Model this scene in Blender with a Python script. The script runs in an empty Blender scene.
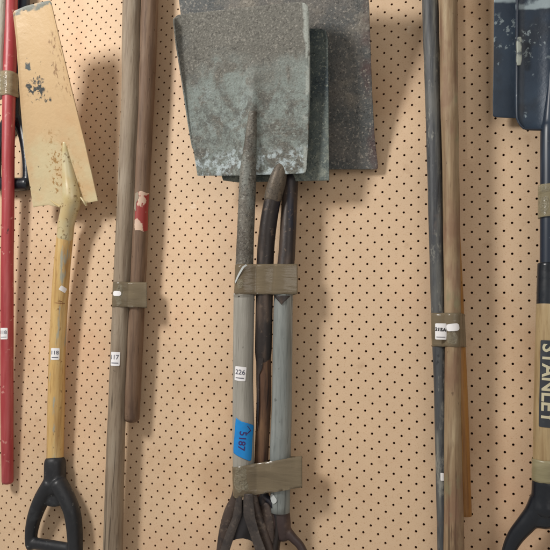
import bpy, bmesh, math, random
from mathutils import Vector, Matrix, noise
random.seed(7)
sc = bpy.context.scene
COL = sc.collection

# ------------------------------------------------------------------ camera
CAM = Vector((0.48874516, -1.17608802, -0.11416748))
FOC = 2.5122149
RX = Vector((0.92494062, 0.3791212, 0.02742207))
RY = Vector((-0.0109881, 0.09878012, -0.99504862))
RZ = Vector((-0.37995278, 0.92005956, 0.09553156))
cd = bpy.data.cameras.new('camera'); cam = bpy.data.objects.new('camera', cd); COL.objects.link(cam)
cam.matrix_world = Matrix(((RX.x, -RY.x, -RZ.x, CAM.x), (RX.y, -RY.y, -RZ.y, CAM.y), (RX.z, -RY.z, -RZ.z, CAM.z), (0, 0, 0, 1)))
cd.sensor_width = 36; cd.lens = 36 * FOC / 2; cd.clip_start = .01; cd.clip_end = 50
sc.camera = cam

def P(px, py, d):
    """point of the photograph at (px, py) lying d metres in front of the board (board face is y = 0)"""
    v = RX * ((px - 275) / (275 * FOC)) + RY * ((py - 275) / (275 * FOC)) + RZ
    return CAM + v * ((-d - CAM.y) / v.y)
def mpp(p): return (p - CAM).dot(RZ) / (FOC * 275)

# ------------------------------------------------------------------ materials
def S(r, g, b):
    f = lambda c: (c / 255 / 12.92) if c / 255 <= .04045 else ((c / 255 + .055) / 1.055) ** 2.4
    return (f(r), f(g), f(b), 1)
def mat(name, base, layers=(), rough=.6, metal=0., bump=None, spec=.5, alpha=1., trans=0., coat=0., rough2=None):
    m = bpy.data.materials.new(name); m.use_nodes = True
    nt = m.node_tree; N = nt.nodes; L = nt.links; N.clear()
    out = N.new('ShaderNodeOutputMaterial'); b = N.new('ShaderNodeBsdfPrincipled')
    L.new(b.outputs[0], out.inputs[0])
    tc = N.new('ShaderNodeTexCoord')
    def nz(scale, stretch, detail, off=0., coord='Object', dist=0., rgh=.55):
        mp = N.new('ShaderNodeMapping'); L.new(tc.outputs[coord], mp.inputs[0])
        mp.inputs['Scale'].default_value = stretch; mp.inputs['Location'].default_value = (off, off * 1.7, off * .6)
        n = N.new('ShaderNodeTexNoise'); n.inputs['Scale'].default_value = scale; n.inputs['Detail'].default_value = detail
        n.inputs['Roughness'].default_value = rgh; n.inputs['Distortion'].default_value = dist
        L.new(mp.outputs[0], n.inputs['Vector']); return n.outputs['Fac']
    def mr(x, a, c, lo=0., hi=1.):
        n = N.new('ShaderNodeMapRange'); n.interpolation_type = 'SMOOTHSTEP'
        L.new(x, n.inputs[0]); n.inputs[1].default_value = a; n.inputs[2].default_value = c
        n.inputs[3].default_value = lo; n.inputs[4].default_value = hi; return n.outputs[0]
    def mul(x, y):
        n = N.new('ShaderNodeMath'); n.operation = 'MULTIPLY'; L.new(x, n.inputs[0])
        if hasattr(y, 'links'): L.new(y, n.inputs[1])
        else: n.inputs[1].default_value = y
        return n.outputs[0]
    rgb = N.new('ShaderNodeRGB'); rgb.outputs[0].default_value = base; cur = rgb.outputs[0]
    lastf = None
    for k, ly in enumerate(layers):
        f = mr(nz(ly.get('scale', 10), ly.get('st', (1, 1, 1)), ly.get('det', 4), ly.get('off', 3.1 * k + 1), ly.get('coord', 'Object'), ly.get('dist', 0.), ly.get('rgh', .55)), ly['lo'], ly['hi'])
        for key, ax in (('u', 0), ('v', 1)):
            if key in ly:       # a wear zone: (from0, from1, to1, to0) in blade coordinates, edge broken by noise
                sp = N.new('ShaderNodeSeparateXYZ'); L.new(tc.outputs['UV'], sp.inputs[0])
                ad = N.new('ShaderNodeMath'); ad.operation = 'MULTIPLY_ADD'
                L.new(nz(ly.get('zs', 14), (1, 1, 1), 4, 9 + k), ad.inputs[0]); ad.inputs[1].default_value = ly.get('za', .3)
                L.new(sp.outputs[ax], ad.inputs[2])
                o = ly.get('za', .3) * .5; z = ly[key]
                f = mul(f, mr(ad.outputs[0], z[0] + o, z[1] + o)); f = mul(f, mr(ad.outputs[0], z[2] + o, z[3] + o, 1, 0))
        f = mul(f, ly.get('amt', 1.))
        mx = N.new('ShaderNodeMix'); mx.data_type = 'RGBA'
        L.new(f, mx.inputs[0]); L.new(cur, mx.inputs[6]); mx.inputs[7].default_value = ly['col']; cur = mx.outputs[2]; lastf = f
    L.new(cur, b.inputs['Base Color'])
    b.inputs['Roughness'].default_value = rough; b.inputs['Metallic'].default_value = metal
    if rough2 is not None: L.new(mr(nz(60, (1, 1, 1), 4, 5), .35, .65, rough, rough2), b.inputs['Roughness'])
    b.inputs['Specular IOR Level'].default_value = spec; b.inputs['Alpha'].default_value = alpha
    b.inputs['Transmission Weight'].default_value = trans; b.inputs['Coat Weight'].default_value = coat
    if coat: b.inputs['Coat Roughness'].default_value = .15
    if bump:
        hgt = None
        for (s, st, dep) in bump:
            bp = N.new('ShaderNodeBump'); bp.inputs['Strength'].default_value = 1; bp.inputs['Distance'].default_value = dep
            L.new(nz(s, st, 5, s * .01), bp.inputs['Height'])
            if hgt: L.new(hgt, bp.inputs['Normal'])
            hgt = bp.outputs[0]
        L.new(hgt, b.inputs['Normal'])
    return m
def wood(name, base, dark, light, rough=.65, knots=None, spec=.35, extra=()):
    ls = [dict(col=dark, scale=9, st=(14, 14, .9), lo=.42, hi=.72, det=6, amt=.75),
          dict(col=light, scale=7, st=(12, 12, .8), lo=.5, hi=.75, det=5, amt=.7),
          dict(col=dark, scale=60, st=(7, 7, .5), lo=.56, hi=.72, det=4, amt=.6),
          dict(col=light, scale=14, st=(1, 1, .5), lo=.5, hi=.7, det=4, amt=.35)]
    ls.append(dict(col=tuple(c * .45 for c in dark[:3]) + (1,), scale=30, st=(4.5, 4.5, .16), lo=.655, hi=.69, det=3, amt=.75, off=5.5))
    ls.append(dict(col=tuple(c * .5 for c in dark[:3]) + (1,), scale=120, st=(1, 1, .5), lo=.68, hi=.74, det=3, amt=.6, off=8.5))
    if knots: ls.append(dict(col=knots, scale=22, st=(1, 1, .35), lo=.58, hi=.7, det=5, amt=.8))
    ls += list(extra)
    return mat(name, base, ls, rough=rough, spec=spec, bump=[(60, (6, 6, .5), .0006), (12, (1, 1, .4), .0012)])
M = {}
M['board'] = mat('hardboard', S(210, 183, 152), [
    dict(col=S(232, 200, 164), scale=5, lo=.4, hi=.7, det=3, amt=.5),
    dict(col=S(184, 148, 112), scale=7, lo=.5, hi=.75, det=7, amt=.5),
    dict(col=S(182, 143, 103), scale=420, lo=.52, hi=.75, det=3, amt=.45),
    dict(col=S(204, 160, 128), scale=3.2, lo=.5, hi=.72, det=5, amt=.45),
    dict(col=S(168, 136, 106), scale=30, lo=.62, hi=.78, det=7, amt=.35),
    dict(col=S(236, 222, 200), scale=26, st=(1, 1, 2.3), lo=.70, hi=.78, det=6, amt=.4)],
    rough=.55, spec=.3, bump=[(500, (1, 1, 1), .00025), (25, (1, 1, 1), .0012)])
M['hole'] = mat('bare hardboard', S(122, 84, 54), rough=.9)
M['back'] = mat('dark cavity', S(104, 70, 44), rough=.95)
M['red'] = mat('red paint', S(160, 54, 60), [
    dict(col=S(182, 100, 100), scale=8, st=(6, 6, .6), lo=.42, hi=.7, amt=.6),
    dict(col=S(128, 30, 40), scale=12, st=(5, 5, .6), lo=.5, hi=.75, amt=.6),
    dict(col=S(196, 140, 132), scale=70, lo=.63, hi=.72, amt=.8),
    dict(col=S(60, 26, 28), scale=50, st=(1, 1, .6), lo=.70, hi=.74, amt=.9)], rough=.42, bump=[(40, (2, 2, .5), .0007)])
M['pale_wood'] = wood('grey weathered wood', S(144, 130, 112), S(104, 88, 72), S(168, 158, 142))
M['brown_wood'] = wood('brown weathered wood', S(116, 93, 75), S(78, 60, 48), S(142, 122, 102), knots=S(74, 56, 46))
M['cream'] = mat('cream paint on steel', S(198, 170, 130), [
    dict(col=S(188, 148, 104), scale=7, lo=.42, hi=.68, det=4, amt=.75),
    dict(col=S(196, 186, 150), scale=9, lo=.4, hi=.6, det=4, amt=.8, v=(.45, .8, 3, 4), za=.4),
    dict(col=S(150, 112, 60), scale=130, lo=.53, hi=.62, det=6, amt=.9, v=(.62, .72, .92, .99), u=(.33, .42, .7, .85), zs=22, za=.5),
    dict(col=S(128, 96, 66), scale=150, st=(1, 1, .5), lo=.52, hi=.62, det=6, amt=.75, v=(.14, .22, .42, .5), u=(.68, .78, .93, 1.0), zs=16, za=.35),
    dict(col=S(70, 52, 34), scale=60, lo=.675, hi=.71, det=5, amt=.9),
    dict(col=S(116, 120, 112), scale=25, lo=.3, hi=.42, det=5, v=(-2, -1, .03, .045), zs=30, za=.13),
    dict(col=S(58, 64, 66), scale=26, lo=.40, hi=.44, det=5, off=2.2, v=(.36, .385, .43, .455), u=(.14, .2, .5, .56), zs=80, za=.3),
    dict(col=S(80, 88, 90), scale=26, lo=.38, hi=.42, det=5, off=4.1, v=(.255, .265, .30, .31), u=(.15, .18, .25, .28), zs=50, za=.12)],
    rough=.45, bump=[(14, (1, 1, 1), .0025), (150, (1, 1, 1), .0004)])
M['cream_socket'] = mat('cream enamel', S(190, 170, 124), [
    dict(col=S(196, 188, 154), scale=16, st=(1, 1, .6), lo=.42, hi=.6, amt=.8), dict(col=S(112, 84, 46), scale=140, lo=.62, hi=.68, det=6, amt=.7),
    dict(col=S(176, 160, 104), scale=20, lo=.5, hi=.7, amt=.7), dict(col=S(110, 86, 50), scale=90, lo=.64, hi=.7, amt=.8)], rough=.3, coat=.3)
M['yellow_wood'] = wood('yellow varnished wood', S(202, 168, 108), S(158, 120, 72), S(216, 196, 144), rough=.35, spec=.5,
    extra=[dict(col=S(120, 78, 38), scale=55, st=(1, 1, 1), lo=.66, hi=.71, amt=.9), dict(col=S(150, 158, 150), scale=30, st=(2, 2, .4), lo=.6, hi=.68, amt=.8)])
M['black'] = mat('black plastic', S(30, 33, 38), [
    dict(col=S(74, 80, 84), scale=22, lo=.52, hi=.75, amt=.55, det=6), dict(col=S(120, 122, 118), scale=90, lo=.66, hi=.72, amt=.6)], rough=.38, rough2=.6, bump=[(90, (1, 1, 1), .0004)])
M['gloss'] = mat('glossy black plastic', S(22, 28, 36), [
    dict(col=S(40, 50, 60), scale=14, lo=.45, hi=.75, amt=.6), dict(col=S(90, 98, 104), scale=120, lo=.7, hi=.75, amt=.5)], rough=.22, rough2=.36, bump=[(60, (1, 1, 1), .0002)])
GR = S(92, 88, 80)
fine = lambda c, lo=.5, hi=.7, amt=.8, s=330, k=0: dict(col=c, scale=s, lo=lo, hi=hi, det=6, amt=amt, off=7.7 + k, rgh=.7)
M['steel_front'] = mat('worn grey steel', S(102, 101, 94), [
    fine(S(160, 157, 148), .48, .70, .8, 260), fine(S(58, 56, 52), .5, .66, .8, 190, 3),
    dict(col=S(70, 76, 78), scale=12, lo=.4, hi=.6, det=5, u=(-2, -1, .10, .17), v=(.1, .2, .5, .6), amt=.85, za=.15),
    dict(col=S(132, 143, 139), scale=22, lo=.40, hi=.56, det=10, v=(.30, .52, 3, 4), za=.7, zs=9, amt=.85, dist=.6, rgh=.65),
    dict(col=S(144, 156, 154), scale=26, lo=.50, hi=.60, det=8, v=(.42, .5, .7, .82), u=(.03, .06, .42, .6), za=.3, amt=.8, dist=1, rgh=.7),
    dict(col=S(84, 86, 82), scale=60, lo=.48, hi=.58, det=10, v=(.4, .6, 3, 4), za=.5, amt=.75, dist=.3, rgh=.8),
    dict(col=S(156, 166, 160), scale=130, lo=.54, hi=.62, det=8, v=(.4, .6, 3, 4), za=.5, amt=.7, rgh=.8),
    dict(col=S(186, 200, 204), scale=55, lo=.46, hi=.56, det=8, v=(.82, .9, 3, 4), za=.2, amt=.85, rgh=.7),
    dict(col=S(162, 168, 162), scale=20, lo=.44, hi=.5, det=6, u=(.93, .95, 3, 4), za=.09, zs=20, amt=.85),
    fine(S(92, 92, 86), .52, .64, .6, 300, 9)],
    rough=.62, metal=.15, spec=.4, bump=[(300, (1, 1, 1), .0009), (20, (1, 1, 1), .002)])
M['ridge'] = mat('worn socket steel', S(110, 106, 97), [
    dict(col=S(126, 134, 130), scale=18, st=(1, 1, .5), lo=.5, hi=.64, det=8, amt=.55, rgh=.7), dict(col=S(84, 78, 70), scale=30, lo=.46, hi=.6, det=8, amt=.8),
    fine(S(166, 166, 158), .54, .68, .8, 230), fine(S(52, 50, 46), .5, .64, .8, 240, 3)], rough=.58, metal=.15, bump=[(300, (1, 1, 1), .0009), (30, (1, 1, 1), .002)])
M['steel_middle'] = mat('dark green steel', S(92, 102, 100), [
    dict(col=S(56, 68, 76), scale=10, lo=.4, hi=.6, v=(-2, -1, .35, .55), amt=.8),
    dict(col=S(134, 140, 130), scale=60, lo=.45, hi=.65, det=7, v=(.3, .95, 3, 4), amt=.8),
    fine(S(158, 164, 152), .52, .68, .85, 230), fine(S(30, 38, 40), .52, .68, .7, 240, 3)], rough=.6, metal=.15, spec=.4,
    bump=[(300, (1, 1, 1), .0008)])
M['steel_back'] = mat('rusty dark steel', S(108, 106, 102), [
    dict(col=S(78, 84, 86), scale=9, lo=.42, hi=.6, det=5, amt=.8),
    dict(col=S(136, 130, 118), scale=18, lo=.5, hi=.7, det=6, amt=.7),
    dict(col=S(90, 70, 68), scale=20, lo=.4, hi=.6, u=(.93, .97, 3, 4), za=.1, amt=.8),
    fine(S(168, 162, 152), .52, .68, .85, 230), fine(S(40, 40, 40), .52, .68, .7, 240, 3)], rough=.62, metal=.15, spec=.4,
    bump=[(260, (1, 1, 1), .0009), (18, (1, 1, 1), .002)])
M['strap'] = mat('rusty socket steel', S(96, 88, 78), [
    dict(col=S(122, 110, 94), scale=60, st=(2, 2, .6), lo=.45, hi=.7, det=6, amt=.8), fine(S(146, 138, 124), .58, .72, .7, 260), fine(S(48, 44, 42), .5, .66, .7, 300, 2)],
    rough=.55, metal=.3, bump=[(160, (1, 1, 1), .0008)])
M['dark_strap'] = mat('blackened socket steel', S(50, 45, 44), [
    dict(col=S(96, 82, 72), scale=34, st=(1.5, 1.5, .4), lo=.48, hi=.68, det=7, amt=.7), dict(col=S(28, 34, 50), scale=20, st=(2, 2, .4), lo=.5, hi=.65, amt=.7),
    dict(col=S(110, 96, 84), scale=120, lo=.62, hi=.7, amt=.6)], rough=.42, metal=.3, spec=.5, bump=[(60, (1, 1, .5), .0008)])
M['strap_brown'] = mat('brown grip steel', S(76, 64, 58), [fine(S(136, 122, 108), .5, .7, .7, 60), fine(S(50, 44, 44), .5, .65, .7, 40, 2)], rough=.5, metal=.2, bump=[(120, (1, 1, 1), .0006)])
M['dark_web'] = mat('dark grip web', S(50, 48, 50), rough=.6)
M['bluegrey_wood'] = wood('blue grey painted wood', S(132, 138, 136), S(98, 104, 103), S(160, 165, 162), rough=.6, knots=S(90, 92, 88))
M['grey_wood'] = wood('smooth grey wood', S(156, 154, 146), S(134, 132, 124), S(176, 174, 166), rough=.55)
M['red_brown_wood'] = wood('split red brown wood', S(92, 66, 50), S(48, 34, 30), S(142, 110, 78), rough=.5, knots=S(36, 26, 24))
M['charcoal_wood'] = wood('dark painted wood', S(74, 77, 80), S(42, 44, 50), S(134, 134, 126), rough=.5,
    extra=[dict(col=S(146, 146, 138), scale=26, st=(1.6, 1.6, .5), lo=.54, hi=.64, amt=.75, det=8, rgh=.75), dict(col=S(106, 92, 84), scale=18, st=(1, 1, .7), lo=.62, hi=.7, amt=.6)])
M['slate_wood'] = M['charcoal_wood']
M['tan_wood'] = wood('tan weathered wood', S(148, 126, 98), S(104, 82, 60), S(186, 170, 140), rough=.65, knots=S(86, 62, 46),
    extra=[dict(col=S(124, 92, 74), scale=18, st=(1, 1, .5), lo=.5, hi=.64, amt=.6), dict(col=S(128, 128, 98), scale=30, st=(1, 1, .6), lo=.58, hi=.68, amt=.5)])
M['orange_wood'] = wood('orange varnished wood', S(158, 112, 58), S(112, 74, 40), S(186, 146, 86), rough=.4)
M['handle_wood'] = wood('yellowed ash wood', S(170, 148, 110), S(134, 108, 74), S(190, 172, 136), rough=.45, extra=[dict(col=S(120, 110, 90), scale=12, lo=.55, hi=.7, amt=.4)])
M['navy'] = mat('navy painted steel', S(29, 45, 62), [
    dict(col=S(44, 62, 80), scale=9, lo=.45, hi=.7, det=5, amt=.7), dict(col=S(26, 34, 44), scale=14, lo=.5, hi=.65, amt=.7),
    dict(col=S(150, 166, 172), scale=26, lo=.35, hi=.5, det=6, v=(-2, -1, .345, .36), za=.05, zs=22, amt=.85),
    dict(col=S(150, 164, 168), scale=110, lo=.58, hi=.64, det=7, v=(.40, .46, .58, .66), za=.15, amt=.6),
    dict(col=S(140, 156, 164), scale=70, st=(1, 1, .6), lo=.66, hi=.72, det=6, amt=.8)], rough=.42, metal=.1, bump=[(40, (1, 1, 1), .0012)])
M['navy_shaft'] = mat('navy painted shaft', S(30, 42, 58), [dict(col=S(58, 74, 92), scale=14, st=(3, 3, .5), lo=.5, hi=.7, amt=.7), dict(col=S(130, 140, 148), scale=90, lo=.68, hi=.73, amt=.7)], rough=.35)
M['rim'] = mat('bare worn steel rim', S(146, 152, 144), [dict(col=S(70, 78, 82), scale=60, lo=.5, hi=.65, det=6), dict(col=S(40, 44, 46), scale=40, lo=.62, hi=.7)], rough=.55, metal=.2)
M['glint'] = mat('clear crinkled film', S(190, 184, 160), rough=.06, spec=1, alpha=.34, bump=[(90, (1, 1, 1.2), .02), (170, (1, 1, 1), .004)])
def tape_mat(name, c1, c2, alpha, crinkle, rough=.3):
    return mat(name, c1, [dict(col=c2, scale=12, st=(.8, 1, 3), lo=.4, hi=.7, det=2, amt=.7)],
        rough=rough, spec=.6, alpha=alpha, bump=[(7, (1, 1, 5), crinkle)])
M['tape'] = tape_mat('brown packing tape', S(134, 121, 98), S(112, 100, 80), .66, .0045, .2)
M['tape_clear'] = tape_mat('clear crinkled tape', S(170, 160, 130), S(140, 130, 104), .5, .012, .12)
M['tape_green'] = tape_mat('olive packing tape', S(158, 150, 118), S(134, 128, 98), .88, .004)
M['white'] = mat('white paper', S(236, 236, 238), [dict(col=S(214, 216, 222), scale=60, lo=.5, hi=.7, amt=.5)], rough=.5)
M['ink'] = mat('printed ink', S(98, 100, 112), rough=.6)
M['marker'] = mat('black marker ink', S(18, 18, 26), rough=.5)
M['blue'] = mat('blue masking tape', S(14, 138, 214), [dict(col=S(20, 110, 190), scale=30, lo=.45, hi=.7, amt=.5)], rough=.5, bump=[(60, (1, 1, 1), .0006)])
M['violet_ink'] = mat('violet marker ink', S(58, 34, 100), rough=.5)
M['red_label'] = mat('red paper label', S(146, 46, 42), [dict(col=S(206, 178, 158), scale=34, lo=.56, hi=.6, det=4), dict(col=S(140, 40, 40), scale=20, lo=.5, hi=.7, amt=.5)], rough=.5)
M['black_print'] = mat('dark printed panel', S(44, 50, 58), [dict(col=S(70, 76, 82), scale=80, lo=.5, hi=.7, amt=.5)], rough=.45)
M['print_letters'] = mat('pale printed letters', S(196, 190, 160), rough=.5)
M['chip_glare'] = mat('pale chip and painted glare', S(190, 196, 196), rough=.5)  # pale colour shared by the paint chip and the glare painted on the tape

# ------------------------------------------------------------------ building helpers
def thing(name, label, cat, loc, group=None):
    o = bpy.data.objects.new(name, None); COL.objects.link(o); o.location = loc; o.empty_display_size = .02
    o['label'] = label; o['category'] = cat
    if group: o['group'] = group
    return o
def org(par):
    v = Vector((0, 0, 0))
    while par: v += par.location; par = par.parent
    return v
def mesh(name, verts, faces, m, parent=None, smooth=True, uvs=None, mats=None, midx=None):
    o0 = org(parent)
    me = bpy.data.meshes.new(name); me.from_pydata([tuple(Vector(v) - o0) for v in verts], [], faces)
    for mm in (mats or [m]): me.materials.append(mm)
    if midx: me.polygons.foreach_set('material_index', midx)
    if smooth: me.polygons.foreach_set('use_smooth', [True] * len(me.polygons))
    if uvs:
        ul = me.uv_layers.new(name='UVMap')
        for lp in me.loops: ul.data[lp.index].uv = uvs[lp.vertex_index]
    me.update()
    o = bpy.data.objects.new(name, me); COL.objects.link(o)
    if parent: o.parent = parent
    return o
def cr(pts, n):
    out = []
    for i in range(len(pts) - 1):
        p0 = pts[max(i - 1, 0)]; p1 = pts[i]; p2 = pts[i + 1]; p3 = pts[min(i + 2, len(pts) - 1)]
        for k in range(n):
            t = k / n
            out.append(tuple(.5 * (2 * b + (c - a) * t + (2 * a - 5 * b + 4 * c - d) * t * t + (3 * b - a - 3 * c + d) * t ** 3) for a, b, c, d in zip(p0, p1, p2, p3)))
    out.append(tuple(pts[-1])); return out
class Tube:
    """round or oval bar through photo points (px, py, depth, half width px); flat = depth/width ratio"""
    def __init__(s, pts, sub=6, flat=1., wob=0., seed=0):
        s.k = cr([tuple(map(float, p)) for p in pts], sub) if sub > 1 else pts
        s.c = [P(a, b, d) for a, b, d, r in s.k]; s.r = [k[3] * mpp(c) for k, c in zip(s.k, s.c)]
        s.flat = flat; s.wob = wob; s.seed = seed
    def geo(s, ns=28, caps=(True, True), rnd=.7):
        C = list(s.c); R = list(s.r)
        def cap(C, R, end):
            i, j = (0, 1) if not end else (-1, -2)
            d = (C[i] - C[j]).normalized(); r = R[i]; a = []
            for q in (.35, .65, .85, .96, 1.):
                a.append((C[i] + d * (r * rnd * q - 0), r * math.sqrt(max(0, 1 - q * q)) + 1e-5))
            return a
        pre = [x for x in reversed(cap(C, R, False))] if caps[0] else []
        post = cap(C, R, True) if caps[1] else []
        C = [x[0] for x in pre] + C + [x[0] for x in post]; R = [x[1] for x in pre] + R + [x[1] for x in post]
        V = []; F = []
        for i, (c, r) in enumerate(zip(C, R)):
            t = (C[min(i + 1, len(C) - 1)] - C[max(i - 1, 0)]).normalized()
            y = Vector((0, 1, 0)); y = (y - t * y.dot(t)).normalized(); x = y.cross(t).normalized()
            for k in range(ns):
                a = 2 * math.pi * k / ns
                w = 1 + (s.wob * noise.noise(Vector((math.cos(a) * 1.2 + s.seed, math.sin(a) * 1.2, c.z * 14 + s.seed))) if s.wob else 0)
                V.append(c + x * (math.cos(a) * r * w) + y * (math.sin(a) * r * s.flat * w))
        n = len(C)
        for i in range(n - 1):
            for k in range(ns):
                F.append((i * ns + k, i * ns + (k + 1) % ns, (i + 1) * ns + (k + 1) % ns, (i + 1) * ns + k))
        F.append(tuple(range(ns))[::-1]); F.append(tuple((n - 1) * ns + k for k in range(ns)))
        return V, F
    def obj(s, name, m, parent, **kw):
        V, F = s.geo(**kw); return mesh(name, V, F, m, parent)
    def at(s, py):
        ks = s.k
        for i in range(len(ks) - 1):
            if ks[i][1] <= py <= ks[i + 1][1]:
                t = (py - ks[i][1]) / (ks[i + 1][1] - ks[i][1])
                return s.c[i].lerp(s.c[i + 1], t), s.r[i] + (s.r[i + 1] - s.r[i]) * t
        return (s.c[-1], s.r[-1]) if py > ks[-1][1] else (s.c[0], s.r[0])
    def axis(s, py):
        a, _ = s.at(py - 6); b, _ = s.at(py + 6); return (b - a).normalized()
    def wrap(s, py, a, b, off=.0004):
        """surface point near photo row py: a metres of arc to the right of the side facing the lens, b metres up"""
        c, r = s.at(py); t = s.axis(py)
        c = c - t * b
        n = CAM - c; n = (n - t * n.dot(t)).normalized(); x = n.cross(t).normalized()
        if x.x < 0: x = -x
        th = a / r
        return c + n * (math.cos(th) * (r + off)) + x * (math.sin(th) * (r + off))
def join(geos):
    V = []; F = []
    for v, f in geos:
        o = len(V); V += list(v); F += [tuple(i + o for i in q) for q in f]
    return V, F
def blob(name, tubes, m, parent, vox=.0016, it=6):
    """several closed bars fused into one moulded body"""
    V, F = join([t.geo(ns=20) if isinstance(t, Tube) else t for t in tubes])
    o = mesh(name, V, F, m, parent)
    r = o.modifiers.new('fuse', 'REMESH'); r.mode = 'VOXEL'; r.voxel_size = vox; r.use_smooth_shade = True
    k = o.modifiers.new('soften', 'SMOOTH'); k.iterations = it; k.factor = .5
    return o
def sub_mesh(V, F, L):
    bm = bmesh.new(); vs = [bm.verts.new(v) for v in V]
    for f in F:
        try: bm.faces.new([vs[i] for i in f])
        except ValueError: pass
    bmesh.ops.triangulate(bm, faces=bm.faces[:])
    for _ in range(4):
        e = [e for e in bm.edges if e.calc_length() > L]
        if not e: break
        bmesh.ops.subdivide_edges(bm, edges=e, cuts=1); bmesh.ops.triangulate(bm, faces=[f for f in bm.faces if len(f.verts) > 3])
    bm.verts.index_update()
    r = [v.co.copy() for v in bm.verts], [tuple(v.index for v in f.verts) for f in bm.faces]; bm.free(); return r
def text_geo(s, size, rot=0., bold=0.):
    cu = bpy.data.curves.new('t', 'FONT'); cu.body = s; cu.size = size; cu.align_x = 'CENTER'; cu.align_y = 'CENTER'; cu.offset = bold; cu.resolution_u = 3
    o = bpy.data.objects.new('t', cu); COL.objects.link(o); bpy.context.view_layer.update()
    me = bpy.data.meshes.new_from_object(o.evaluated_get(bpy.context.evaluated_depsgraph_get()))
    V = [v.co.copy() for v in me.vertices]; F = [tuple(p.vertices) for p in me.polygons]
    bpy.data.objects.remove(o); bpy.data.curves.remove(cu); bpy.data.meshes.remove(me)
    xs = [v.x for v in V]; ys = [v.y for v in V]; cx = (min(xs) + max(xs)) / 2; cy = (min(ys) + max(ys)) / 2
    c, q = math.cos(rot), math.sin(rot)
    V = [Vector(((v.x - cx) * c - (v.y - cy) * q, (v.x - cx) * q + (v.y - cy) * c, 0)) for v in V]
    return sub_mesh(V, F, .0025)
def patch(pts2, n=10):
    """2-D rounded polygon filled as a fine mesh"""
    return sub_mesh([Vector((x, y, 0)) for x, y in pts2], [tuple(range(len(pts2)))], .002)
def rrect(w, h, r, n=4):
    o = []
    for cx, cy, a0 in ((w / 2 - r, h / 2 - r, 0), (-w / 2 + r, h / 2 - r, 90), (-w / 2 + r, -h / 2 + r, 180), (w / 2 - r, -h / 2 + r, 270)):
        for k in range(n + 1):
            a = math.radians(a0 + 90 * k / n); o.append((cx + r * math.cos(a), cy + r * math.sin(a)))
    return o
def stick_on(tube, py, lat, pts2, m, name, parent, off=.0005, rot=0., geo=None, th=0):
    """wrap a flat outline (metres) round a tube at photo row py, lat = pixels right of its centre line"""
    c, r = tube.at(py); a0 = r * math.asin(max(-1, min(1, lat * mpp(c) / r)))
    V, F = geo or patch(pts2)
    q, w = math.cos(rot), math.sin(rot)
    W = [tube.wrap(py, a0 + v.x * q - v.y * w, v.x * w + v.y * q, off) for v in V]
    o = mesh(name, W, F, m, parent)
    if th: s = o.modifiers.new('paper', 'SOLIDIFY'); s.thickness = th; s.offset = 0
    return o
def price_sticker(tube, py, lat, w, h, txt, parent, rot=0., off=.0006, size=None, ink='ink'):
    s = stick_on(tube, py, lat, rrect(w, h, .0018), M['white'], 'price_sticker', parent, off, rot)
    size = size or w * .62
    tv, tf = text_geo(txt, size, bold=size * .012); tv = [v + Vector((0, h * .12, 0)) for v in tv]
    stick_on(tube, py, lat, None, M[ink], 'printed_number', s, off + .0004, rot, geo=(tv, tf), th=0)
    rv, rf = sub_mesh([Vector((x, y, 0)) for x, y in ((-w * .36, -h * .33), (w * .36, -h * .33), (w * .36, -h * .27), (-w * .36, -h * .27))], [(0, 1, 2, 3)], .003)
    stick_on(tube, py, lat, None, M['ink'], 'printed_line', s, off + .0004, rot, geo=(rv, rf), th=0)
    return s
def pl(pts, t):
    L = [math.dist(a[:2], b[:2]) for a, b in zip(pts, pts[1:])]; T = sum(L) * t
    for i, l in enumerate(L):
        if T <= l or i == len(L) - 1:
            u = min(1, T / l) if l else 0; return [pts[i][k] + (pts[i + 1][k] - pts[i][k]) * u for k in (0, 1)]
        T -= l
def blade(name, top, right, bottom, left, depth, m, parent, th=.0022, nu=70, nv=80):
    V = []; UV = []; F = []
    tl, tr, bl, br = top[0], top[-1], bottom[0], bottom[-1]
    for j in range(nv + 1):
        v = j / nv; l = pl(left, v); r = pl(right, v)
        for i in range(nu + 1):
            u = i / nu; t = pl(top, u); b = pl(bottom, u)
            q = [(1 - v) * t[k] + v * b[k] + (1 - u) * l[k] + u * r[k] - ((1 - u) * (1 - v) * tl[k] + u * (1 - v) * tr[k] + (1 - u) * v * bl[k] + u * v * br[k]) for k in (0, 1)]
            V.append(P(q[0], q[1], depth(u, v))); UV.append((u, v))
    for j in range(nv):
        for i in range(nu):
            a = j * (nu + 1) + i; F.append((a, a + nu + 1, a + nu + 2, a + 1))
    o = mesh(name, V, F, m, parent, uvs=UV)
    s = o.modifiers.new('plate', 'SOLIDIFY'); s.thickness = th; s.offset = -1
    b = o.modifiers.new('edge', 'BEVEL'); b.width = th * .3; b.segments = 2; b.limit_method = 'ANGLE'; b.angle_limit = math.radians(50)
    return o
def hull(pts):
    pts = sorted(set(pts)); 
    def half(ps):
        h = []
        for p in ps:
            while len(h) > 1 and (h[-1][0] - h[-2][0]) * (p[1] - h[-2][1]) - (h[-1][1] - h[-2][1]) * (p[0] - h[-2][0]) <= 0: h.pop()
            h.append(p)
        return h[:-1]
    return half(pts) + half(pts[::-1])
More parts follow.
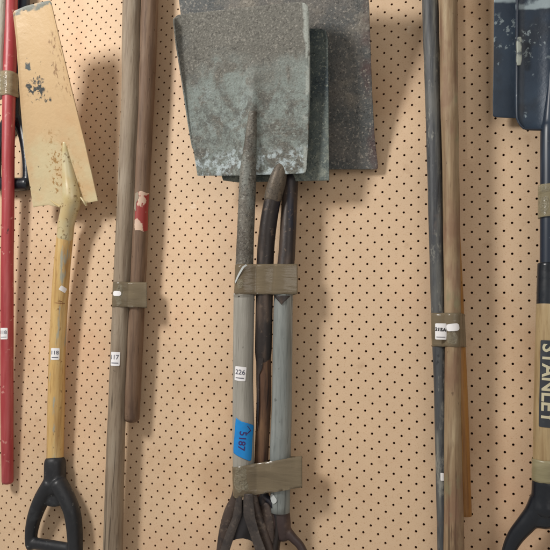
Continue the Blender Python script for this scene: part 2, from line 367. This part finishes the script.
def tape_band(tubes, y0, y1, m, slope=0., extra=(), grow=.0009, rows=12, n=150, wr=.0006, seed=0):
    """a strip of tape pulled tight round the bars; slope = rise in px per px to the right; extra = (px, d) of a stuck-out end"""
    V = []; F = []
    xs = [t.at((y0 + y1) / 2)[0] for t in tubes]; xm = sum(p.x for p in xs) / len(xs)
    for j in range(rows + 1):
        py = y0 + (y1 - y0) * j / rows
        cs = [t.at(py) for t in tubes]; z = cs[0][0].z
        pts = []
        for c, r in cs:
            for k in range(48):
                a = 2 * math.pi * k / 48; pts.append((round(c.x + (r + grow) * math.cos(a), 6), round(c.y + (r + grow) * math.sin(a), 6)))
        for ex, d in extra:
            e = P(ex, py, d)
            for k in range(8): pts.append((round(e.x + .0012 * math.cos(k * .785), 6), round(e.y + .0012 * math.sin(k * .785), 6)))
        h = hull(pts)
        L = [math.dist(h[i], h[(i + 1) % len(h)]) for i in range(len(h))]; T = sum(L)
        st = min(range(len(h)), key=lambda i: h[i][0])
        h = h[st:] + h[:st]; L = L[st:] + L[:st]
        cx = sum(p[0] for p in h) / len(h); cy = sum(p[1] for p in h) / len(h)
        i = 0; acc = 0
        for k in range(n):
            s = T * k / n
            while acc + L[i] < s: acc += L[i]; i += 1
            a, b = h[i], h[(i + 1) % len(h)]; t = (s - acc) / L[i]
            x = a[0] + (b[0] - a[0]) * t; y = a[1] + (b[1] - a[1]) * t
            dx, dy = x - cx, y - cy; dl = math.hypot(dx, dy)
            w = wr * (noise.noise(Vector((x * 60 + seed, y * 60, z * 160))) + .6 * noise.noise(Vector((x * 25, seed, z * 420))))
            ed = .0007 * noise.noise(Vector((x * 90, y * 90, seed + (5 if j == 0 else 9)))) if j in (0, rows) else 0
            gap = min(math.hypot(x - c.x, y - c.y) - r - grow for c, r in cs)
            if gap > 0 and y < cy: w -= min(gap, .012) * .55
            V.append(Vector((x + dx / dl * w * .3, y + dy / dl * w, z + slope * (x - xm) + ed)))
    for j in range(rows):
        for k in range(n): F.append((j * n + k, (j + 1) * n + k, (j + 1) * n + (k + 1) % n, j * n + (k + 1) % n))
    return V, F
def glints(tube, py, lat, w, hh, par, off, seed=1):
    rn = random.Random(seed); o = []
    for k in range(14):
        a = 2 * math.pi * k / 14; q = .8 + .35 * rn.random(); o.append((math.cos(a) * w / 2 * q, math.sin(a) * hh / 2 * q))
    stick_on(tube, py, lat, o, M['glint'], 'crinkled_film', par, off)
def tape_thing(name, label, tubes, y0, y1, m, **kw):
    V, F = tape_band(tubes, y0, y1, m, **kw)
    o = mesh(name, V, F, m); o['label'] = label; o['category'] = 'adhesive tape'; o['group'] = 'bands of packing tape round the shafts'
    s = o.modifiers.new('film', 'SOLIDIFY'); s.thickness = .00025; s.offset = 0
    return o

# ------------------------------------------------------------------ pegboard
h = .0127; R = .0017; TH = .0048
def pegboard():
    V = []; F = []; MI = []
    for i in range(-66, 80):
        for j in range(-66, 84):
            if (i + j) % 2: continue
            X = (i - 17) * h; Z = (15 - j) * h; b = len(V)
            for k in range(12):
                a = math.pi / 6 * k; c, s = math.cos(a), math.sin(a); q = h / (abs(c) + abs(s)); V.append((X + c * q, 0, Z + s * q))
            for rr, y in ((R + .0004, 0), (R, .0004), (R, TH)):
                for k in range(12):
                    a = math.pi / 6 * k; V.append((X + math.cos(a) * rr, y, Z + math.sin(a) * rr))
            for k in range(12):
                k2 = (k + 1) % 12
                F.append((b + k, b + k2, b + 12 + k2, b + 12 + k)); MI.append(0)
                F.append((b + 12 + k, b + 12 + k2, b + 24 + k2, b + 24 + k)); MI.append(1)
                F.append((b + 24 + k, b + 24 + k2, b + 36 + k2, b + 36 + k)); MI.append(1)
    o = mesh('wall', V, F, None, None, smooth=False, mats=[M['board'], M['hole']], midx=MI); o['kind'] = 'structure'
    o['label'] = 'tan perforated hardboard wall with staggered round holes'
pegboard()
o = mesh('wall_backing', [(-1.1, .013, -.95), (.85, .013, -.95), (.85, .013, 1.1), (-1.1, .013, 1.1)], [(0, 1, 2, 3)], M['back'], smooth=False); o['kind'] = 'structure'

# ------------------------------------------------------------------ left edge: pale bar, hidden black-gripped tool, red handle
g_h = 'loose wooden tool handles hung on the board'
t = thing('tool_handle', 'pale chalky handle end at the left edge, taped beside the red handle', 'tool handle', P(-4, 96, .055), g_h)
pale_edge = Tube([(1, -150, .075, 6.5), (.5, 0, .07, 6.5), (-1, 60, .06, 6), (-2, 96, .055, 5.5)], wob=.06, seed=3)
pale_edge.obj('shaft', wood('chalky grey wood', S(190, 190, 178), S(150, 152, 144), S(206, 206, 196)), t)
t = thing('garden_tool', 'dark shafted tool with a black D shaped grip, hanging behind the red handle', 'garden tool', P(13, 190, .02))
bs = Tube([(28, -150, .028, 6), (23.5, 0, .024, 6), (19, 60, .022, 6), (15, 112, .02, 6)])
bs.obj('shaft', M['navy_shaft'], t)
blob('grip', [Tube([(16, 96, .021, 7), (15, 112, .021, 7.5), (14, 122, .02, 9)]),
              Tube([(14, 116, .02, 8), (22, 130, .02, 6), (25.5, 150, .02, 4.8), (27, 170, .02, 4.6), (27, 184, .02, 5)], flat=.8),
              Tube([(13, 116, .02, 8), (3, 130, .02, 6), (-1, 150, .02, 4), (-2.5, 170, .02, 4), (-3, 184, .02, 5)], flat=.8),
              Tube([(-4, 184, .02, 7), (5, 184.5, .02, 7), (16, 184.5, .02, 7), (27, 184, .02, 6.5)], flat=1)], M['gloss'], t)
t = thing('tool_handle', 'faded red painted handle with a rounded lower end and a white price sticker', 'tool handle', P(7.5, 485, .03), g_h)
red = Tube([(13, -150, .065, 6.4), (11.2, 0, .056, 6.3), (10.3, 50, .053, 6.3), (8.9, 100, .049, 6.3), (8.2, 150, .045, 6.2), (8, 205, .041, 6), (7.2, 270, .036, 6.2), (7, 330, .031, 6.3), (7, 400, .024, 6.2), (7.5, 481, .017, 5.7)], wob=.03, seed=1)
red.obj('shaft', M['red'], t, rnd=.6)
price_sticker(red, 333.5, -3.2, .0165, .024, '118', t)
tr_ = tape_thing('packing_tape', 'crinkled tape round the top of the red handle at the left edge', [red, pale_edge], 73, 97, M['tape_clear'], wr=.0014, seed=2, extra=[(18, .04)])

glints(pale_edge, 85, 2.5, .012, .04, tr_, .003, 4)
glints(red, 84, -4.5, .008, .036, tr_, .0022, 6)

# ------------------------------------------------------------------ cream spade
t = thing('shovel', 'long narrow cream shovel with yellow wooden shaft and black plastic D grip', 'shovel', P(54, 549, .03), 'shovels hung blade up')
def dcream(u, v):
    s = .150 * (1 - v) ** 1.05 + .046 * v; x = 2 * u - 1
    return s + .006 * abs(x) ** 3 * (.4 + .6 * v) + .004 * math.sin(v * 5)
blade('blade', [(13, 13), (14.5, 10.5), (25, 6), (40, 2), (49, .5), (50.5, 3)], [(50.5, 3), (58, 35), (70, 85), (85, 145), (97.5, 201)],
      [(33, 207), (48, 205), (58, 207), (74, 207), (87, 203), (97.5, 201)], [(13, 13), (16, 40), (20, 100), (24, 150), (33, 207)], dcream, M['cream'], t, th=.0026)
sock = Tube([(65, 143, .071, 2.4), (65.8, 152, .068, 3.6), (67.5, 165, .062, 5.4), (69.5, 180, .057, 7.2), (71.2, 192, .054, 8.8), (71.5, 201, .052, 9.5), (69, 212, .049, 8.7), (66.2, 224, .046, 8.2), (65, 238, .043, 8)], wob=.02)
sock.obj('socket', M['cream_socket'], t, rnd=.8)
yel = Tube([(66.5, 222, .043, 7.9), (64.6, 240, .042, 8.2), (61.8, 270, .039, 8.3), (58.6, 320, .034, 8.1), (56.8, 370, .030, 8.2), (56, 410, .028, 8.4), (54.8, 470, .025, 8.4)], wob=.03, seed=5)
yel.obj('shaft', M['yellow_wood'], t)
for pts in ([(50.5, 200, .054, .7), (55, 203.5, .055, 1.1), (61, 207, .055, 1.6)], [(81, 197.5, .0575, .8), (84.5, 202, .0565, 1.1), (86.5, 205.5, .053, .9)]):
    Tube(pts, flat=1.8).obj('foot_step', M['cream_socket'], t)      # folded steps either side of the socket
grip = blob('grip', [Tube([(55, 462, .027, 10.6), (55, 475, .027, 10.8), (55, 488, .027, 11)]),
    Tube([(51, 484, .034, 8.5), (43, 497, .033, 8), (37, 510, .032, 7.4), (32.8, 524, .03, 6.6), (31, 538, .029, 5.8), (32, 546, .029, 5.8)], flat=1.1),
    Tube([(59, 484, .034, 8.5), (66, 497, .033, 8.4), (71.5, 510, .032, 8), (74, 524, .03, 7.8), (75, 538, .029, 7.4), (75.5, 552, .029, 7)], flat=1.1),
    Tube([(44, 500, .031, 5), (54, 499, .031, 8), (64, 500, .031, 5)], flat=.6),
    Tube([(30, 543, .029, 5.8), (42, 544.5, .029, 5.8), (58, 547, .029, 5.8), (76, 550, .029, 6)])], M['black'], t, it=16)
price_sticker(yel, 353.5, -2.2, .0175, .0235, '118', t)
stick_on(yel, 289, 2.5, rrect(.015, .010, .002), M['white'], 'price_tag', t, .0006, rot=-.5)
for py, w in ((303, .010), (301, .004)):
    stick_on(yel, py, 0, [(-w, -.0004), (w * 1.1, -.0008), (w * 1.1, .0006), (-w, .0008)], mat('scratch', S(128, 76, 40)), 'scratch', t, .0003, th=0)

# ------------------------------------------------------------------ pair of handles
t = thing('tool_handle', 'thick smooth grey weathered handle running full height, with a white price sticker', 'tool handle', P(113, 560, .03), g_h)
pale = Tube([(136, -150, .05, 9.7), (132.3, 0, .048, 9.6), (131.2, 100, .047, 9.6), (129.8, 130, .047, 9.7), (126.5, 200, .046, 9.4), (123, 270, .044, 8.9), (120.3, 330, .042, 8.9), (117, 410, .039, 8.8), (115, 470, .037, 9.2), (113, 550, .034, 9.8), (110, 680, .03, 10)], wob=.03, seed=8)
pale.obj('shaft', M['pale_wood'], t)
price_sticker(pale, 358.5, -4.1, .0195, .0265, '117', t)
t = thing('tool_handle', 'darker brown handle with a torn red label, ending beside the grey one', 'tool handle', P(132, 424, .03), g_h)
brown = Tube([(154, -150, .040, 8.6), (149.6, 0, .039, 8.6), (147, 80, .038, 8.2), (144.6, 130, .037, 8), (141.5, 200, .036, 8), (138.4, 270, .034, 7.8), (135.8, 330, .032, 7.9), (132.6, 395, .029, 8.1), (131.8, 418, .028, 7.8)], wob=.04, seed=4)
brown.obj('shaft', M['brown_wood'], t, rnd=.6)
stick_on(brown, 212.5, 1.2, [(-.014, .036), (-.004, .040), (.006, .037), (.014, .038), (.0135, 0), (.0145, -.036), (.004, -.040), (-.006, -.037), (-.014, -.033), (-.015, 0)], M['red_label'], 'torn_label', t, .0006)
stick_on(brown, 203, -3.6, [(-.006, .016), (0, .019), (.002, .008), (-.003, -.004), (-.002, -.02), (-.007, -.014)], M['pale_wood'], 'torn_patch', t, .0011)
stick_on(brown, 228, 0, [(-.012, .006), (-.004, .004), (.003, -.001), (.006, -.007), (-.010, -.007)], mat('label backing', S(206, 178, 156)), 'torn_patch', t, .0011)
tp = tape_thing('packing_tape', 'brown tape joining the thick grey handle to the darker brown one', [pale, brown], 282.5, 307.5, M['tape'], wr=.0006, seed=4, extra=[(147, .045)])
stick_on(pale, 294, -4.6, rrect(.0165, .0095, .0042), M['white'], 'price_tag', tp, .0022)
glints(pale, 295, -2, .020, .040, tp, .0018, 3)

# ------------------------------------------------------------------ centre bundle of three shovels
gs = 'shovels hung blade up'
# back shovel: broad blade, blue grey shaft
t = thing('shovel', 'broad rusty shovel at the back of the middle bundle, with blue grey shaft', 'shovel', P(285, 560, .03), gs)
def dback(u, v):
    x = 2 * u - 1
    return .115 * (1 - v) ** 1.1 + .014 * v + .008 * (1 - abs(x) ** 2)
blade('blade', [(176, -22), (240, -30), (300, -33), (366, -30)], [(366, -30), (369, 5), (372, 91), (374.5, 136), (378, 167), (377, 169.5)],
      [(204, 170), (250, 171), (330, 169.5), (377, 169.5)], [(176, -22), (180, 10), (188, 70), (196, 130), (204, 170)], dback, M['steel_back'], t)
s = Tube([(288, 120, .033, 3), (289, 150, .04, 6), (290.5, 175, .046, 7.6), (290, 190, .048, 7.9), (287, 250, .05, 8.4), (284, 280, .05, 8.8), (283.4, 296, .05, 9)], wob=.02)
s.obj('socket', M['dark_strap'], t)
backs = Tube([(283.6, 288, .05, 9.3), (283, 310, .05, 9.6), (282, 400, .046, 9.9), (280.5, 450, .043, 10.4), (280.2, 512, .039, 9.6)], wob=.03, seed=6)
backs.obj('shaft', M['bluegrey_wood'], t, rnd=.05)
stick_on(backs, 299, -1.5, [(-.015, .005), (.015, .005), (.004, -.006), (0, -.011), (-.004, -.006)], M['dark_strap'], 'socket_tip', t, .0014, th=.001)
blob('grip', [Tube([(280.4, 508, .037, 8.6), (280.8, 514, .037, 9.2), (282, 525, .037, 8.9), (283, 536, .036, 7.6)]),
    Tube([(278, 530, .036, 5.5), (275, 546, .035, 4.8), (273, 566, .033, 5), (272, 590, .03, 6)]),
    Tube([(285, 529, .036, 5.5), (293, 538, .036, 4.6), (301, 547, .034, 4.2), (306, 562, .033, 4.6), (308, 590, .03, 6)]),
    Tube([(272, 592, .03, 6), (308, 592, .03, 6)])], mat('dark red brown grip', S(60, 47, 46), [dict(col=S(88, 72, 66), scale=30, lo=.5, hi=.7, det=6)], rough=.5, bump=[(90, (1, 1, 1), .0006)]), t, it=4)
# middle shovel
t = thing('shovel', 'dark green steel shovel between the other two, with split red brown shaft', 'shovel', P(262, 560, .03), gs)
def dmid(u, v):
    x = 2 * u - 1
    return .118 * (1 - v) + .054 * v + .005 * abs(x) ** 4
blade('blade', [(206, 40), (209, 36), (250, 31), (310, 28.5), (321, 28.5), (325, 31)], [(325, 31), (327.5, 40), (328.2, 90), (328.5, 140), (329, 180.6)],
      [(223, 180.5), (238, 182.5), (285, 181.5), (329, 180.6)], [(206, 40), (211, 90), (216, 140), (222, 173), (221.5, 176), (223, 180.5)], dmid, M['steel_middle'], t)
s = Tube([(283, 150, .068, 3), (282, 162, .068, 5), (280, 171, .070, 7), (277.3, 181, .070, 8.6), (272.5, 200, .068, 8.5), (268, 228, .065, 8.6), (265.3, 256, .062, 8.7), (264.3, 300, .06, 8.5), (263.4, 345, .056, 8.4), (263.2, 356, .055, 7.9), (263, 362, .055, 6.8)], wob=.03)
Tube([(282.5, 163, .0685, 5), (280.3, 170, .0712, 7), (277.6, 180, .0716, 8.7), (275, 190, .0705, 8.9), (272.8, 199, .0685, 8.7)], wob=.1, seed=41).obj('socket_end', M['strap'], t, rnd=.6)
s.obj('socket', M['dark_strap'], t)
mids = Tube([(263.4, 345, .054, 7.2), (263.8, 380, .053, 7.4), (263.8, 400, .051, 7.3), (261.5, 455, .047, 6.9), (260, 494, .044, 7)], wob=.06, seed=9)
mids.obj('shaft', M['red_brown_wood'], t)
stick_on(mids, 372, -3, [(-.009, .03), (.006, .03), (.003, .006), (-.002, -.004), (-.003, -.055), (-.007, -.10), (-.009, -.05)], M['dark_strap'], 'socket_strap', t, .001, th=.0012)
blob('grip', [Tube([(259, 486, .043, 7), (262, 496, .043, 7.4), (264, 503, .043, 6)]),
    Tube([(257, 495, .047, 3), (266, 497.5, .047, 3), (273.5, 505, .046, 3), (277.5, 517, .045, 3), (278, 532, .044, 3), (275, 552, .042, 4), (271, 580, .038, 5)], flat=1.6),
    Tube([(252, 582, .038, 5), (272, 582, .038, 5)])], M['dark_strap'], t, it=3)
blob('grip_strap', [Tube([(260, 499, .044, 4), (265, 506, .047, 6), (267.5, 520, .047, 7.4), (268.5, 536, .046, 7.6), (268, 554, .044, 6.5), (262, 580, .04, 5)], flat=.6)], M['strap_brown'], t, it=3)
stick_on(backs, 497, -7, rrect(.012, .016, .005), M['chip_glare'], 'paint_chip', bpy.data.objects['shovel.001'] if 'shovel.001' in bpy.data.objects else t, .0012, rot=.7)
# front shovel
t = thing('shovel', 'worn grey shovel at the front of its bundle, blue tape on its shaft', 'shovel', P(244, 560, .04), gs)
def dfront(u, v):
    x = 2 * u - 1; r = math.exp(-((u - (.62 - .16 * v)) / (.03 + .05 * v)) ** 2)
    k = max(0, min(1, (v - .25) / .45))
    return .150 * (1 - v) + .076 * v + .008 * abs(x) ** 6 * (1 - .7 * v) - .006 * (1 - x * x) * (1 - v) + .012 * r * k * k * (3 - 2 * k)
blade('blade', [(174.5, 22), (174.5, 17.5), (178, 14.8), (184, 14), (240, 8), (290, 2.6), (301, 1.8), (306, 4), (307.2, 10)], [(307.2, 10), (308.5, 50), (308.8, 90), (307.5, 150), (306.5, 169)],
      [(197, 172), (197.5, 175.8), (238, 175.5), (288, 174), (303, 173.3), (305.5, 172), (306.5, 169)], [(174.5, 22), (177, 45), (182, 76), (188.5, 120), (197, 172)], dfront, M['steel_front'], t, th=.0026, nu=100, nv=100)
s = Tube([(253, 112, .1065, 4.6), (252.2, 122, .1025, 5.2), (251.2, 135, .098, 5.9), (250, 150, .0925, 6.9), (248.4, 168, .087, 8.1), (247.6, 184, .0842, 8.6), (246, 225, .08, 8.6), (244.5, 260, .077, 8.9), (243.8, 297, .074, 9.3)], wob=.02)
s.obj('socket', M['ridge'], t, rnd=.4)
front = Tube([(244, 290, .073, 9.5), (243.9, 297, .073, 10.3), (244, 300, .072, 10.5), (243, 380, .067, 10.2), (243.4, 430, .064, 10.9), (243.6, 470, .06, 10.6), (244, 492, .058, 10)], sub=6, wob=.015, seed=11)
front.obj('shaft', M['grey_wood'], t, rnd=.05)
# split wishbone grip
GS = mat('grip steel', S(72, 66, 63), [fine(S(112, 102, 94), .5, .7, .6, 90), fine(S(50, 47, 48), .5, .65, .7, 40, 2)], rough=.48, metal=.25, bump=[(120, (1, 1, 1), .0006)])
blob('grip', [Tube([(240, 484, .06, 7), (236.5, 498, .057, 6), (230.5, 512, .055, 6.8), (226, 530, .053, 7.2), (223, 550, .051, 7), (220, 580, .05, 7)], flat=.7),
    Tube([(249, 484, .06, 6.5), (253, 500, .057, 5.5), (257, 516, .055, 6), (263, 534, .053, 6.4), (268, 552, .051, 7), (273, 580, .05, 7)], flat=.7),
    Tube([(220, 582, .05, 8), (246, 584, .05, 9), (273, 582, .05, 8)])], M['strap_brown'], t, it=4)
blade('grip_web', [(238, 500), (248, 500)], [(248, 500), (252, 522), (257, 546)], [(227, 546), (231, 541.5), (237, 539), (243, 538.5), (249, 540), (254, 543), (257, 546)], [(238, 500), (233, 522), (227, 546)], lambda u, v: .047, M['dark_web'], t, th=.004, nu=24, nv=16)
blade('grip_strap', [(236, 494), (243, 494)], [(243, 494), (242.6, 500), (241.8, 516), (236.5, 530), (230, 550), (224, 575)], [(213, 575), (224, 575)], [(236, 494), (235.5, 500), (232, 518), (226, 532), (220, 550), (213, 575)], lambda u, v: .073 - .006 * v + .0035 * (1 - (2 * u - 1) ** 2), GS, t, th=.004, nu=16, nv=50)
blade('grip_strap', [(243.6, 494), (253, 494)], [(253, 494), (253.5, 500), (255.5, 518), (260, 534), (266, 550), (276, 575)], [(263, 575), (276, 575)], [(243.6, 494), (243, 500), (243.2, 516), (248, 530), (255, 550), (263, 575)], lambda u, v: .074 - .006 * v + .0035 * (1 - (2 * u - 1) ** 2), GS, t, th=.004, nu=16, nv=50)
price_sticker(front, 373, -3.0, .0205, .0245, '226', t, rot=-.08, size=.0118)
bl = stick_on(front, 437.5, -.5, [(-.0125, .037), (-.003, .031), (.009, .027), (.020, .023), (.0215, .02), (.018, 0), (.0155, -.032), (.0145, -.036), (.011, -.037), (-.004, -.030), (-.019, -.024), (-.0195, -.018), (-.016, .006)], M['blue'], 'blue_masking_tape', t, .0008, th=.0003)
stick_on(front, 439, -1.2, None, M['violet_ink'], 'handwriting', bl, .0013, rot=0, geo=text_geo('5187', .0165, rot=-math.pi / 2 - .12, bold=.0002), th=0)
stick_on(front, 430.5, 5.0, [(-.002, .011), (.004, .003), (.0045, .0015), (-.004, -.004), (-.0045, -.003), (.0025, .003), (-.003, .0105)], M['violet_ink'], 'handwriting', bl, .0013, th=0)
tu_ = tape_thing('packing_tape', 'upper band of brown tape round the three shovel shafts', [s, Tube([(265.3, 256, .062, 8.2), (264.5, 300, .06, 7.9)], sub=2), Tube([(286.6, 256, .05, 8.4), (283.4, 300, .05, 9.2)], sub=2)], 264.5, 294.5, M['tape'], wr=.0012, seed=7, slope=.03, extra=[(297, .055)])
tl_ = tape_thing('packing_tape', 'lower slanting band of brown tape round the three shovel shafts', [front, Tube([(262, 440, .05, 7), (260, 500, .044, 7)], sub=2), Tube([(281, 440, .044, 10.3), (280.3, 500, .040, 9.9)], sub=2)], 461, 495, M['tape'], wr=.0009, seed=12, slope=.22, extra=[(301.5, .05)])

glints(front, 477, -2.5, .026, .042, tl_, .0025, 5)
glints(front, 483, 2, .014, .02, tl_, .0028, 8)

up = Tube([(244.9, 250, .0785, 9.2), (243.8, 300, .074, 9.4)], sub=4)
stick_on(up, 273, -2.6, [(-.0125, -.016), (-.0105, -.019), (.004, .0085), (.009, .0125), (.0065, .0145), (.001, .010)], M['chip_glare'], 'painted_crease_glare', tu_, .0022)  # pale strip paints the white glare along a fold in the tape
glints(up, 284, -4, .012, .018, tu_, .0018, 17)

# ------------------------------------------------------------------ right bundle of three handles
t = thing('tool_handle', 'slim charcoal handle with flaking paint, left of the tan one it is taped to', 'tool handle', P(443, 560, .03), g_h)
dark = Tube([(425, -150, .045, 8.4), (430.2, 0, .045, 8.2), (432, 60, .045, 7.9), (433.8, 125, .044, 7.8), (435.6, 200, .043, 7.6), (437.6, 280, .041, 7.4), (439.6, 350, .039, 7), (441.2, 410, .037, 6.8), (442.6, 480, .035, 6.6), (443.8, 550, .033, 6.4), (446, 680, .03, 6.4)], wob=.05, seed=13)
dark.obj('shaft', M['charcoal_wood'], t)
stick_on(dark, 475.5, -.3, rrect(.005, .012, .001), M['white'], 'paper_scrap', t, .0006)
t = thing('tool_handle', 'thick tan weathered handle in front of the orange one it is taped to', 'tool handle', P(454, 560, .04), g_h)
tan = Tube([(446, -150, .056, 8.7), (448.4, 0, .056, 8.7), (449.2, 100, .055, 8.7), (450.4, 150, .054, 8.4), (452.2, 280, .052, 8.2), (452.8, 345, .051, 8), (452.8, 410, .05, 8.2), (453.4, 480, .049, 9.1), (453.8, 550, .047, 10.2), (454, 680, .045, 12)], wob=.04, seed=14)
tan.obj('shaft', M['tan_wood'], t)
t = thing('tool_handle', 'thin orange varnished handle with square cut end behind the tan one', 'tool handle', P(465, 517, .02), g_h)
orange = Tube([(450, 150, .03, 6.2), (454, 240, .03, 6.4), (459, 350, .028, 6.6), (461.6, 410, .026, 6.6), (463.6, 470, .025, 6.6), (465, 515.5, .024, 6.6)], wob=.03, seed=15)
orange.obj('shaft', M['orange_wood'], t, rnd=.12)
tp = tape_thing('packing_tape', 'brown tape with a handwritten 215A sticker round the right bundle of handles', [dark, tan, orange], 313.5, 346.5, M['tape'], wr=.0007, seed=17)
st = Tube([(441.5, 300, .0505, 9), (441.5, 360, .0485, 9)], sub=4)
s_ = stick_on(st, 331.5, -.6, rrect(.0162, .0255, .0016), M['white'], 'price_sticker', tp, .0022)
stick_on(st, 329.5, -.7, None, M['marker'], 'handwriting', s_, .0028, rot=-.1, geo=text_geo('215A', .0070, bold=.00028), th=0)
stick_on(st, 337, -.6, [(-.006, -.0006), (.006, -.0006), (.006, .0006), (-.006, .0006)], M['ink'], 'printed_line', s_, .0028, th=0)
glints(tan, 338, -.5, .016, .022, tp, .0022, 9)
stick_on(tan, 327.5, .2, rrect(.018, .0115, .004), M['white'], 'price_tag', tp, .0024, rot=.12)

# ------------------------------------------------------------------ right edge: two navy shovels
t = thing('shovel', 'wide navy shovel blade behind the other navy shovel at the right edge', 'shovel', P(550, 480, .02), gs)
blade('blade', [(494, -60), (550, -64), (606, -60)], [(606, -60), (607, 30), (608, 117)],
      [(493, 115.5), (494.5, 117), (520, 118.5), (560, 119), (608, 117)], [(494, -60), (494, 0), (493.6, 60), (492.8, 100), (493, 115.5)],
      lambda u, v: .042 * (1 - v) + .022 * v + .004 * abs(2 * u - 1) ** 4, M['navy'], t)
Tube([(551, 90, .024, 8), (553, 200, .022, 9), (553, 300, .02, 9), (552, 470, .02, 9)]).obj('shaft', M['navy_shaft'], t)
t = thing('shovel', 'navy shovel with raised rim, printed wooden shaft and glossy black D grip', 'shovel', P(545, 560, .03), gs)
dn = lambda u, v: .062 * (1 - v) + .046 * v + .007 * (1 - (1 - min(1, abs(2 * u - 1) ** 9 + max(0, v) ** 22))) + .004 * math.exp(-((u - .5) / .12) ** 2) * min(1, v * 1.2)
blade('blade', [(517, -56), (550, -60), (584, -56)], [(584, -56), (584, 30), (584, 116), (582.5, 123), (577, 128)],
      [(521.5, 127.5), (525, 129.2), (550, 130), (572, 130), (577, 128)], [(517, -56), (516.8, 0), (516.4, 60), (516, 114), (517, 122), (521.5, 127.5)], dn, M['navy'], t, th=.0028)
rim = Tube([(517.6, -56, .068, 1.1), (517.5, 0, .065, 1.1), (517.2, 60, .06, 1.1), (516.9, 112, .056, 1.1), (518.3, 121, .055, 1.1), (522.5, 127, .055, 1.1), (528, 128.8, .055, 1), (560, 129.2, .054, 1)], flat=1.2)
rim.obj('blade_rim', M['navy_shaft'], t, ns=10)
Tube([(519.4, 37.5, .0655, 1.9), (519.2, 42, .0655, 2.9), (519.2, 52, .064, 2.6), (519.1, 60, .0635, 2.9), (519, 65, .063, 1.8)], flat=.5, wob=.25, seed=31).obj('worn_patch', M['rim'], t, rnd=.3)
s = Tube([(552, 60, .05, 2.5), (551, 90, .05, 4), (550, 120, .048, 7), (550, 135, .048, 9.2), (549.8, 200, .048, 9.3), (549.5, 270, .047, 9.3)], wob=.01)
s.obj('socket', M['navy_shaft'], t)
c2 = Tube([(549.4, 264, .047, 11.4), (549.2, 285, .047, 11.8), (548.8, 311, .047, 12)])
c2.obj('collar', M['gloss'], t, rnd=.15)
hw = Tube([(548.9, 305, .047, 12.1), (548.2, 360, .047, 12.8), (547, 420, .046, 13), (546.2, 485, .045, 12.8)], wob=.01)
hw.obj('shaft', M['handle_wood'], t)
pn = stick_on(hw, 383, 2.6, rrect(.031, .128, .002), M['black_print'], 'printed_panel', t, .0006)
stick_on(hw, 383, 1.5, None, M['print_letters'], 'lettering', pn, .0011, geo=text_geo('STANLEY', .0285, rot=-math.pi / 2, bold=.0006), th=0)
blob('grip', [Tube([(546, 482, .045, 13.6), (545.5, 496, .045, 13.6), (545, 508, .045, 15)]),
    Tube([(541, 500, .045, 11), (535, 513, .045, 10.5), (526, 524, .044, 9.4), (516, 536, .042, 8.2), (509.5, 549, .041, 7), (506, 566, .04, 6.5), (506, 590, .04, 7)]),
    Tube([(549, 500, .045, 11), (555, 513, .045, 10.5), (564, 524, .044, 9.4), (574, 536, .042, 8.2), (580.5, 549, .041, 7), (584, 566, .04, 6.5), (584, 590, .04, 7)]),
    Tube([(534, 520, .044, 8), (545, 518, .044, 11), (556, 520, .044, 8)]),
    Tube([(506, 592, .04, 8), (545, 596, .04, 8), (584, 592, .04, 8)])], M['gloss'], t, vox=.0015, it=10)
tn_ = tape_thing('packing_tape', 'narrow olive tape wound round the navy shaft just below the blade at the right edge', [s], 185.5, 218, M['tape_clear'], wr=.001, seed=21, grow=.003)
tape_thing('packing_tape', 'olive tape wound round the wooden shaft just above the glossy black grip', [hw], 459, 481, M['tape_green'], wr=.0008, seed=22, grow=.0014)

glints(s, 190, -3, .018, .012, tn_, .0042, 2)
glints(s, 206, -4, .012, .03, tn_, .0042, 12)

# ------------------------------------------------------------------ light
def area(name, loc, tgt, size, power, col):
    l = bpy.data.lights.new(name, 'AREA'); l.shape = 'DISK'; l.size = size; l.energy = power; l.color = col
    o = bpy.data.objects.new(name, l); COL.objects.link(o); o.location = loc
    o.rotation_euler = (Vector(tgt) - Vector(loc)).to_track_quat('-Z', 'Y').to_euler(); return o
area('main_lamp', (-1.0, -1.5, 1.04), (-.1, 0, .05), .48, 33, (1, .965, .925))
area('window_light', (1.6, -2.2, .6), (.1, 0, 0), 1.6, 11, (1, .95, .9))
w = bpy.data.worlds.new('World'); sc.world = w; w.use_nodes = True
w.node_tree.nodes['Background'].inputs[0].default_value = (1, .91, .82, 1); w.node_tree.nodes['Background'].inputs[1].default_value = .38
sc.view_settings.view_transform = 'Standard'; sc.view_settings.look = 'None'; sc.view_settings.exposure = 0; sc.view_settings.gamma = 1
sc.render.engine = 'CYCLES'; sc.render.resolution_x = 1024; sc.render.resolution_y = 1024
